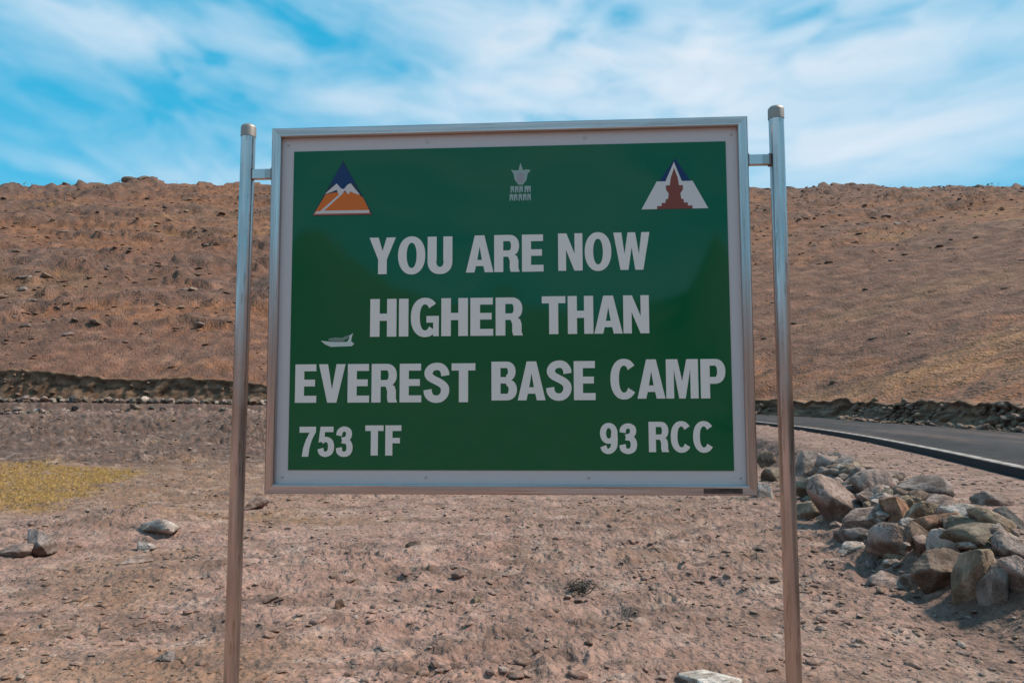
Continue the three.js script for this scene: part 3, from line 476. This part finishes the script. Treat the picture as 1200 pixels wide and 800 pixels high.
// ------------------------------------------------------------------ rocks
function rockGeo(seed, detail, planes = 13, roughness = 1) {
  const r = rng(seed), N = []; for (let i = 0; i < planes; i++) { const z = r() * 2 - 1, a = r() * Math.PI * 2, q = Math.sqrt(1 - z * z); N.push([q * Math.cos(a), z, q * Math.sin(a), 0.5 + 0.4 * r()]); }
  let g = new THREE.IcosahedronGeometry(1, detail); g.deleteAttribute('uv'); g.deleteAttribute('normal'); g = mergeVertices(g, 1e-4);
  const p = g.attributes.position, uv = [];
  for (let i = 0; i < p.count; i++) {
    let x = p.getX(i), y = p.getY(i), z = p.getZ(i), acc = 0;
    for (const [a, b, c, d] of N) { const q = (a * x + b * y + c * z) / d; if (q > 0) acc += Math.pow(q, 80); }
    let R = 1 / Math.pow(acc + 1e-12, 1 / 80);
    const n = fbm(x * 1.6 + seed, y * 1.6 + z * 1.3, 3, seed % 97), m = fbm(x * 5 + z * 3, y * 5 - z * 4 + seed, 3, seed % 89 + 3);
    R *= 1 + roughness * (0.035 * n + 0.06 * m);
    x *= R; y *= R; z *= R; p.setXYZ(i, x, y, z);
  }
  g.computeBoundingBox(); const b = g.boundingBox, c = b.getCenter(new THREE.Vector3()), s = b.getSize(new THREE.Vector3());
  g.translate(-c.x, -c.y, -c.z); g.scale(1 / s.x, 1 / s.y, 1 / s.z); g.computeVertexNormals(); g = g.toNonIndexed();   // unit box
  const q = g.attributes.position, A = new THREE.Vector3(), Bv = new THREE.Vector3(), Cv = new THREE.Vector3();
  for (let i = 0; i < q.count; i += 3) { A.fromBufferAttribute(q, i); Bv.fromBufferAttribute(q, i + 1).sub(A); Cv.fromBufferAttribute(q, i + 2).sub(A); Bv.cross(Cv); const ax = Math.abs(Bv.x), ay = Math.abs(Bv.y), az = Math.abs(Bv.z); for (let k = 0; k < 3; k++) { A.fromBufferAttribute(q, i + k); if (ax > ay && ax > az) uv.push(A.z * 0.8 + seed * 0.31, A.y * 0.8); else if (ay > az) uv.push(A.x * 0.8, A.z * 0.8 + seed * 0.17); else uv.push(A.x * 0.8 + seed * 0.23, A.y * 0.8); } }
  g.setAttribute('uv', new THREE.Float32BufferAttribute(uv, 2)); return g;
}
const bigRocks = Array.from({ length: 14 }, (_, i) => rockGeo(101 + i * 7, 12, 9 + i % 4));
const midRocks = Array.from({ length: 8 }, (_, i) => rockGeo(301 + i * 5, 5, 8 + i % 3));
const smallRocks = Array.from({ length: 6 }, (_, i) => rockGeo(501 + i * 3, 1, 10));
const RC = { grey: [0.30, 0.218, 0.19], pink: [0.36, 0.245, 0.21], pale: [0.48, 0.375, 0.33], tan: [0.34, 0.235, 0.165], brown: [0.215, 0.135, 0.098], orange: [0.34, 0.165, 0.10], dark: [0.10, 0.085, 0.078], green: [0.22, 0.165, 0.125], slate: [0.27, 0.20, 0.18], white: [0.66, 0.57, 0.52] };
const rockMats = {}; for (const k in RC) rockMats[k] = new THREE.MeshStandardMaterial({ color: new THREE.Color().setRGB(...RC[k]), map: rockMap, bumpMap: rockBump, bumpScale: 0.045, roughness: 0.93 });
function rockMesh(geo, mat, X, y, D, sx, sy, sz, ry, rz = 0, rx = 0) { const m = new THREE.Mesh(geo, mat); m.position.set(X, y, -D); m.scale.set(sx, sy, sz); m.rotation.set(rx, ry, rz, 'YXZ'); return m; }
// rubble edge of the shoulder: [px, py, width, height, colour, tilt, label]
const rubble = [
  [952, 547, 38, 34, 'grey', 0.2, 'rounded grey boulder topping the rubble beside the right sign post'],
  [955, 573, 36, 26, 'green', -0.1, 'dark greenish rock in a hollow under the rounded grey boulder'],
  [984, 590, 50, 68, 'pink', 0.55, 'tall slanted pinkish slab leaning in the rubble near the sign post'],
  [1021, 571, 40, 40, 'pink', 0.1, 'round pinkish grey boulder behind the slanted slab'],
  [1046, 560, 30, 17, 'grey', 0, 'flat grey stone at the back of the rubble behind round pinkish boulder'],
  [1043, 588, 30, 20, 'pale', 0.3, 'pale tilted stone wedged beside an orange brown rock'],
  [1026, 608, 54, 25, 'pink', 0.08, 'long low pinkish rock over a dark gap in the rubble'],
  [1054, 599, 30, 32, 'orange', -0.5, 'orange brown rock leaning beside pale tilted stone'],
  [1083, 576, 58, 35, 'slate', 0.1, 'broad speckled slate grey boulder at the back of the rubble'],
  [1086, 604, 40, 34, 'tan', 0.2, 'tan grey blocky rock below the speckled slate boulder'],
  [1098, 616, 42, 36, 'orange', -0.2, 'rusty orange brown rock in the middle of the rubble'],
  [1138, 606, 56, 32, 'pale', -0.1, 'wide pale rock with a flat light top in the rubble'],
  [1187, 610, 34, 30, 'dark', -0.6, 'dark wedge shaped rock beside the wide pale rock'],
  [1005, 629, 44, 24, 'slate', 0, 'low purplish grey rock lying over a pale slab'],
  [1004, 641, 34, 13, 'pale', 0.05, 'thin pale slab under the low purplish grey rock'],
  [1056, 635, 54, 48, 'pink', -0.25, 'big pinkish tan boulder at the foot of the rubble'],
  [1083, 636, 30, 46, 'brown', 0.1, 'upright dark brown rock between pinkish boulder and tilted pale slab'],
  [1105, 643, 28, 46, 'pale', -0.6, 'narrow pale slab tilted against the rubble'],
  [1146, 632, 72, 38, 'green', 0.05, 'long dark green grey rock lying behind the tan blocks'],
  [1182, 629, 40, 16, 'pale', 0.35, 'light capped thin stone on the dark green grey rock'],
  [946, 602, 32, 26, 'tan', 0.4, 'small tan rock touching the right sign post'],
  [899, 578, 26, 22, 'pale', 0.5, 'pale jagged stone between sign frame and right post'],
  [1110, 672, 56, 50, 'brown', 0.15, 'brown angular boulder at the foot of the rubble'],
  [1146, 675, 46, 64, 'tan', 0.05, 'blocky tan boulder standing next to the brown boulder'],
  [1171, 684, 28, 58, 'grey', 0.05, 'narrow upright grey stone beside the blocky tan boulder'],
  [1199, 676, 38, 48, 'pink', 0.0, 'tall pinkish grey stone standing at the end of the rubble'],
  [1050, 683, 48, 26, 'pink', 0.1, 'loose flat pinkish stone lying in front of the rubble'],
  [1076, 679, 26, 19, 'grey', 0.2, 'small grey stone between loose flat stone and brown boulder'],
  [1024, 663, 15, 15, 'slate', 0.3, 'little slate grey cobble in front of the rubble'],
  [1046, 659, 19, 12, 'pale', 0, 'little pale cobble at the foot of the pinkish tan boulder'],
  [1194, 646, 36, 40, 'slate', 0.5, 'dark slate rock piled above the tall pinkish stone'],
  [897, 540, 20, 22, 'brown', 0.2, 'brownish stone behind the frame at the top of the rubble'],
  [906, 558, 24, 20, 'green', -0.2, 'greenish brown stone in the gap between frame and post'],
  [1168, 586, 40, 20, 'pink', 0.1, 'low pinkish stone half sunk behind the wide pale rock'],
];
{
  const r = rng(77);
  rubble.forEach(([px, py, w, h, col, tilt, label], i) => {
    const foot = groundHit(px, py + h * 0.30); const k = foot.k / FPX;                       // metres per pixel there
    const sx = w * k * 1.18, sy = h * k * 1.15, sz = Math.max(0.55 * sx, Math.min(sx, sy) * 1.0) * (0.9 + 0.3 * r());
    const d = ray(px, py), kk = foot.k; const X = d[0] * kk, D = d[2] * kk, y = EYE + d[1] * kk;
    put(rockMesh(bigRocks[(i * 5 + 3) % 14], rockMats[col], X, y - 0.02, D + sz * 0.15, sx, sy, sz, (r() - 0.5) * 0.9 + (i % 2 ? Math.PI : 0), tilt * 0.45), 'rubble_rock', label, 'rock', 'rocks heaped along the road shoulder');
  });
  // chinks filled with small stones, each its own
  let n = 0; const cols = ['grey', 'pink', 'tan', 'slate', 'brown', 'pale', 'green'];
  for (let i = 0; i < 1600 && n < 280; i++) {
    const t = r(), D = lerp(6.6, 16, Math.pow(t, 1.0)); let bi = 0, bq = 1e9; RUB.forEach((q, j) => { if (q[0] > 0 && Math.abs(q[1] - D) < bq) { bq = Math.abs(q[1] - D); bi = j; } });
    const off = -0.4 + 1.1 * r(), X = RUB[bi][0] + off, s = (0.10 + 0.26 * r() * r()) * (off < -0.25 ? 0.5 : 1) * (1 + 0.5 * sst(9, 14, D)); const g = land(X, D, false)[0];
    const col = cols[Math.floor(r() * 7)];
    put(rockMesh(midRocks[n % 8], rockMats[col], X, g + s * 0.12 + (off > -0.2 ? 0.10 * r() : 0), D, s * (1 + 0.5 * r()), s * (0.6 + 0.4 * r()), s, r() * 6.28, (r() - 0.5) * 0.8), 'rubble_stone', { grey: 'fist sized grey', pink: 'fist sized pinkish', tan: 'fist sized tan', slate: 'fist sized slate grey', brown: 'fist sized brown', pale: 'fist sized pale', green: 'fist sized greenish' }[col] + ' stone filling gaps in the rubble by the road', 'stone', 'small ' + col + ' stones in the rubble'); n++;
  }
  // boulders of the same heap that run on past the edge of view
  for (const [X, D, s, col] of [[4.75, 5.9, 0.5, 'tan'], [5.0, 6.5, 0.45, 'grey']]) put(rockMesh(bigRocks[Math.floor(r() * 14)], rockMats[col], X, land(X, D, false)[0] + 0.12, D, s, s * 0.8, s, r() * 6, 0.1), 'rubble_rock', 'large ' + col + ' rock where the rubble carries on along the shoulder', 'rock', 'rocks heaped along the road shoulder');
}
// lone stones on the open ground
for (const [px, py, w, h, col, tilt, label, v] of [
  [46, 636, 50, 26, 'slate', 0.12, 'dark slate grey angular rock beside the yellow grass', 2], [16, 646, 44, 14, 'pink', 0.05, 'low pinkish rock lying against the dark slate rock', 5],
  [188, 616, 60, 18, 'pale', 0.05, 'pale pinkish rock half buried on the low mound', 7], [172, 641, 36, 11, 'pale', -0.1, 'flat pale stone below the half buried pale rock', 9], [160, 658, 40, 10, 'pink', 0, 'flat pinkish stone beside the low mound', 1],
  [195, 770, 38, 12, 'slate', 0, 'small dark slate stone lying left of the left post', 4], [832, 798, 76, 20, 'white', 0.0, 'whitish smooth rock in front of the right post', 12],
  [396, 708, 18, 13, 'brown', 0, 'small brown stone on bare ground below the word 753', 3], [424, 656, 24, 7, 'dark', 0, 'thin dark stone lying flat behind the small brown stone', 8],
  [769, 646, 14, 9, 'brown', 0, 'tiny brown stone alone on bare ground under the board', 2], [582, 748, 14, 10, 'slate', 0, 'tiny slate pebble on bare ground under the board', 4], [484, 638, 18, 8, 'brown', 0, 'low reddish brown stone among dark clods', 5], [560, 702, 18, 8, 'tan', 0, 'small tan stone sunk in bare ground', 6], [722, 649, 18, 5, 'dark', 0, 'thin dark chip of stone beside the tiny brown stone', 8], [620, 772, 12, 7, 'brown', 0, 'tiny dark brown pebble near the bottom of open ground', 1], [300, 590, 30, 14, 'pink', 0.1, 'pinkish rock behind the lower corner of the frame', 10], [862, 585, 44, 7, 'green', 0, 'thin greenish stone lying beneath the black strip', 3]]) {
  const foot = groundHit(px, py + h * 0.42), k = foot.k / FPX, d = ray(px, py), y = EYE + d[1] * foot.k;
  put(rockMesh(bigRocks[v], rockMats[col], d[0] * foot.k, y - 0.01, d[2] * foot.k, w * k, h * k * 1.25, Math.max(h, w * 0.6) * k, v * 1.3, tilt), 'lone_rock', label, 'rock');
}
// row of stones along the shoulder further up the road
{
  const r = rng(5150); let n = 0; const cols = ['grey', 'pale', 'brown', 'green', 'pink', 'dark'];
  RUB.forEach(([X, D], j) => {
    if (X > -12 || X < -52 || n > 210) return;
    const a = RUB[j], b = RUB[j + 1];
    for (let q = 0; q < 8; q++) {
      const t = (q + r() * 0.8) / 8, tier = q % 2, x = lerp(a[0], b[0], t), dd = lerp(a[1], b[1], t) + (tier ? 0.75 + 0.5 * r() : -0.9 + 0.8 * r()), s = 0.35 + 0.55 * r() * r();
      const g = land(x, dd, false)[0], col = cols[Math.floor(r() * 6)];
      put(rockMesh(midRocks[(n * 3) % 8], rockMats[col], x, g + s * (tier ? 0.42 : 0.18), dd, s * (1 + 0.7 * r()), s * (0.7 + 0.4 * r()), s, r() * 6.28, (r() - 0.5) * 0.5), 'kerb_stone', { grey: 'grey', pale: 'pale', brown: 'brown', green: 'greenish', pink: 'pinkish', dark: 'dark' }[col] + ' stone in the row edging the road below the cut bank', 'stone', col + ' stones edging the road'); n++;
    }
  });
}
// boulders and outcrops on the hillside
{
  const r = rng(909); let n = 0;
  const zones = [[0, 90, 318, 398, 30, 'dark outcrop rock low on the hillside above the cut bank'], [90, 300, 300, 380, 22, 'brown outcrop rock on the hillside beyond the left post'], [0, 290, 228, 300, 18, 'weathered rock on the upper hillside beyond the left post'], [885, 1200, 236, 312, 16, 'weathered rock on the upper hillside beyond the right post'], [885, 1200, 320, 450, 10, 'scattered stone on the smooth orange hillside beyond the right post']];
  for (const [x0, x1, y0, y1, cnt, label] of zones) for (let i = 0; i < cnt; i++) {
    const px = lerp(x0, x1, r()), py = lerp(y0, y1, r()), f = groundHit(px, py); if (f.k > 230) continue;
    const w = (label.startsWith('scattered') ? 4 + 6 * r() : 5 + 12 * r() * r()) * f.k / FPX, col = ['brown', 'slate', 'brown', 'tan', 'brown'][Math.floor(r() * 5)];
    put(rockMesh(midRocks[n % 8], rockMats[col], f.X, f.y - w * 0.04, f.D, w * 1.3, w * (0.34 + 0.25 * r()), w * 0.9, r() * 6.28, (r() - 0.5) * 0.4), 'hill_boulder', { brown: 'brown ', slate: 'slate grey ', tan: 'tan ', dark: 'blackish ' }[col] + label.replace(/^(dark|brown) /, ''), 'boulder', col + ' ' + label.replace(/^(dark|brown) /, '')); n++;
  }
  for (const [px, w, h] of [[154, 20, 7], [170, 16, 6], [995, 18, 5], [975, 12, 4], [1146, 15, 5], [1060, 9, 3], [80, 9, 3]]) {
    const d = ray(px, 217), k = CREST / d[2], X = d[0] * k, y = land(X, CREST - 1, false)[0];
    put(rockMesh(midRocks[n++ % 8], rockMats.brown, X, y - h * k / FPX * 0.32, CREST - 1, w * k / FPX, h * k / FPX * 1.5, w * k / FPX, n, 0), 'crest_boulder', 'dark brown boulder breaking the skyline of the hill', 'boulder', 'boulders on the crest of the hill');
  }
}
// loose stones nobody could count
function scatter(name, label, category, geos, mat, count, seed, place) {
  const r = rng(seed), g = new THREE.Group(); const per = Math.floor(count / geos.length), dm = new THREE.Object3D(), c = new THREE.Color();
  const meshes = geos.map(q => { const m = new THREE.InstancedMesh(q, mat, per); m.name = name + '_part'; let n = 0, tries = 0; while (n < per && tries++ < per * 6) { const o = place(r); if (!o) continue; dm.position.set(o.X, o.y, -o.D); dm.rotation.set(o.rx || 0, o.ry, o.rz || 0, 'YXZ'); dm.scale.set(...o.s); dm.updateMatrix(); m.setMatrixAt(n, dm.matrix); m.setColorAt(n, c.setRGB(...o.c)); n++; } m.count = n; return m; });
  meshes.forEach((m, i) => put(m, name, label[i] || label[0], category, null, 'stuff'));
}
const matLoose = new THREE.MeshStandardMaterial({ color: 0xffffff, map: rockMap, roughness: 0.95 });
const palette = [RC.pink, RC.tan, RC.pale, RC.grey, RC.brown, RC.slate, RC.pink, RC.tan];
const sizes = ['sharp', 'rounded', 'flat', 'chunky', 'thin', 'blocky'];
scatter('loose_gravel', sizes.map(s => s + ' pinkish pebbles strewn over the open ground'), 'gravel', smallRocks.slice(0, 4), matLoose, 30000, 4242, r => {
  const az = (r() - 0.5) * 1.6, k = 3.2 * Math.pow(9, Math.pow(r(), 0.75)), X = Math.sin(az) * k, D = Math.cos(az) * k; const [h, z, s] = land(X, D); if (z || s > -0.2) return null;
  const dens = sst(-0.35, 0.35, fbm(X * 0.5, D * 0.8, 3, 620)) + (s > -6 && X > 2 ? 0.5 : 0); if (r() > 0.2 + dens) return null;
  const b = (0.0045 + 0.024 * Math.pow(r(), 8)) * (1 + k * 0.03); const c = mix3(palette[Math.floor(r() * 8)], soil(X, D, z, s, 0), 0.35);
  return { X, D, y: h + b * 0.05, ry: r() * 6.28, rz: (r() - 0.5) * 0.5, s: [b * 2.2 * (0.8 + 0.6 * r()), b * (0.8 + 0.5 * r()), b * 2], c };
});
scatter('soil_clods', sizes.map(s => s + ' dry clods of earth broken up on the open ground'), 'clods', midRocks.slice(0, 3), matLoose, 2600, 1717, r => {
  const az = (r() - 0.5) * 1.5, k = 3.6 * Math.pow(6, Math.pow(r(), 0.8)), X = Math.sin(az) * k, D = Math.cos(az) * k; const [h, z, s] = land(X, D); if (z || s > -0.3) return null;
  if (r() > 0.12 + sst(0.0, 0.35, fbm(X * 0.7, D * 1.4, 3, 640))) return null;
  const b = 0.012 + 0.035 * Math.pow(r(), 3), c = soil(X, D, z, s, 0); return { X, D, y: h, ry: r() * 6.28, rz: (r() - 0.5) * 0.4, s: [b * 3.2, b * 1.2, b * 2.2], c };
});
scatter('hill_scree', sizes.map(s => s + ' brown scree littering the hillside'), 'scree', smallRocks.slice(2, 5), matLoose, 12000, 999, r => {
  const D = lerp(40, CREST - 3, Math.sqrt(r())), X = (r() - 0.5) * 1.7 * D; const [h, z, s, u] = land(X, D, false); if (z !== 1 || u < 3) return null;
  const rocky = sst(0.25, 0.8, D / CREST + 0.5 * fbm(X * 0.03, D * 0.03, 3, 700)) + 0.7 * sst(-8, -22, X) * sst(78, 95, D) * sst(150, 120, D); if (r() > 0.10 + rocky) return null;
  const b = 0.07 + 0.36 * Math.pow(r(), 8) + 0.07 * r(); const c = mix3([RC.brown, RC.slate, RC.tan, RC.grey, C_ROCKY, C_ROCKY][Math.floor(r() * 6)], soil(X, D, 1, s, u), 0.7);
  return { X, D, y: h + b * 0.02, ry: r() * 6.28, rz: (r() - 0.5) * 0.5, s: [b * 2.2, b * (0.7 + 0.6 * r()), b * 2], c };
});
scatter('slope_stones', sizes.map(s => s + ' grey stones on the slope below the road'), 'gravel', smallRocks.slice(0, 3), matLoose, 6000, 1313, r => {
  const D = lerp(18, 62, r()), X = lerp(-46, 4, r()); const [h, z, s] = land(X, D); if (z || s > -0.3) return null; if (r() > 0.35 + 0.7 * sst(22, 28, D)) return null;
  const b = 0.025 + 0.10 * Math.pow(r(), 6); const c = mix3([RC.grey, RC.slate, RC.pink, RC.dark, RC.grey, RC.pale][Math.floor(r() * 6)], soil(X, D, z, s, 0), 0.5);
  return { X, D, y: h + b * 0.1, ry: r() * 6.28, s: [b * 2, b * 1.1, b * 1.9], c };
});
scatter('bank_debris', sizes.map(s => s + ' crumbled earth and stones in and under the cut bank'), 'debris', smallRocks.slice(1, 4), matLoose, 7500, 2718, r => {
  const i = I0 + Math.floor(r() * (I1 - I0)), e = EDGE[i], [nx, nd] = edgeFrame(i), face = r() < 0.6, ft = r(), o = face ? ROADW + 0.02 + 0.95 * Math.pow(ft, 0.9) : ROADW + 0.35 - 1.1 * Math.pow(r(), 2.2), X = e[0] + nx * o, D = e[1] + nd * o; if (D < 8) return null;
  if (r() > sst(-0.25, 0.3, vn(e[3] * 0.35, 0.5, 272))) return null; const b = 0.03 + 0.26 * Math.pow(r(), 7), c = mix3([RC.tan, RC.brown, RC.grey, RC.pink][Math.floor(r() * 4)], C_BANK, 0.5);
  return { X, D, y: face ? e[2] - 0.14 + (bankHeight(e[0] + nx * (ROADW + 1.5), e[3]) + 0.2) * ft : e[2] + 0.03 + b * 0.15, ry: r() * 6.28, rz: r() - 0.5, s: [b * 2, b * 1.3, b * 1.8], c };
});
// dry grass on the flat below the slope
{
  const p = [], ix = [], nrm = []; const r = rng(31);
  for (let i = 0; i < 9; i++) { const a = r() * 6.28, l = 0.6 + 0.4 * r(), lean = 0.25 + 0.5 * r(), w = 0.028, cx = Math.cos(a), sz = Math.sin(a), k = p.length / 3, ox = (r() - 0.5) * 0.25, oz = (r() - 0.5) * 0.25; p.push(ox - sz * w, 0, oz + cx * w, ox + sz * w, 0, oz - cx * w, ox + cx * lean * 0.4, l * 0.6, oz + sz * lean * 0.4, ox + cx * lean, l, oz + sz * lean); ix.push(k, k + 1, k + 2, k, k + 2, k + 3); }
  const g = new THREE.BufferGeometry(); g.setAttribute('position', new THREE.Float32BufferAttribute(p, 3)); g.setIndex(ix); g.computeVertexNormals(); g.setAttribute('uv', new THREE.Float32BufferAttribute(new Float32Array(p.length / 3 * 2), 2));
  const mg = new THREE.MeshStandardMaterial({ color: 0xffffff, roughness: 0.9, side: THREE.DoubleSide });
  scatter('dry_grass', ['short yellow dry grass patch below the grey slope'], 'grass', [g], mg, 15000, 808, r2 => {
    const D = lerp(10.5, 24, r2()), X = lerp(-22, -4.5, r2()); const m = grassMask(X, D); if (r2() > m * m + 0.004) return null; const [h] = land(X, D); const b = 0.03 + 0.045 * r2(), q = 0.8 + 0.4 * r2();
    return { X, D, y: h - 0.004, ry: r2() * 6.28, s: [b * 1.3, b, b * 1.3], c: [0.50 * q, 0.31 * q, 0.105 * q] };
  });
}
// dead cushion plants: dark wiry twigs
function deadShrub(px, py, w, h, label, seed) {
  const f = groundHit(px, py + h * 0.4), k = f.k / FPX, r = rng(seed), geos = [], W = w * k * 0.55, Hh = h * k * 1.5;
  for (let i = 0; i < 46; i++) {
    const a = r() * 6.28, l = 0.35 + 0.65 * r(); let q = [new THREE.Vector3((r() - 0.5) * W * 0.5, -0.01, (r() - 0.5) * W * 0.5)]; for (let j = 1; j <= 3; j++) q.push(q[0].clone().add(new THREE.Vector3(Math.cos(a) * W * l * j / 3 + (r() - 0.5) * 0.03, Hh * (0.3 + 0.7 * r()) * Math.sin(j / 3 * 2.2), Math.sin(a) * W * l * j / 3 + (r() - 0.5) * 0.03)));
    geos.push(new THREE.TubeGeometry(new THREE.CatmullRomCurve3(q), 6, 0.0028 + 0.003 * r(), 4));
  }
  const m = new THREE.Mesh(mergeGeometries(geos), new THREE.MeshStandardMaterial({ color: new THREE.Color().setRGB(0.075, 0.062, 0.05), roughness: 0.9 })); m.position.set(f.X, land(f.X, f.D)[0], -f.D);
  put(m, 'dead_shrub', label, 'plant');
}
deadShrub(680, 693, 44, 9, 'dark dead twiggy plant on bare ground under the board', 61);

renderer.render(scene, camera);
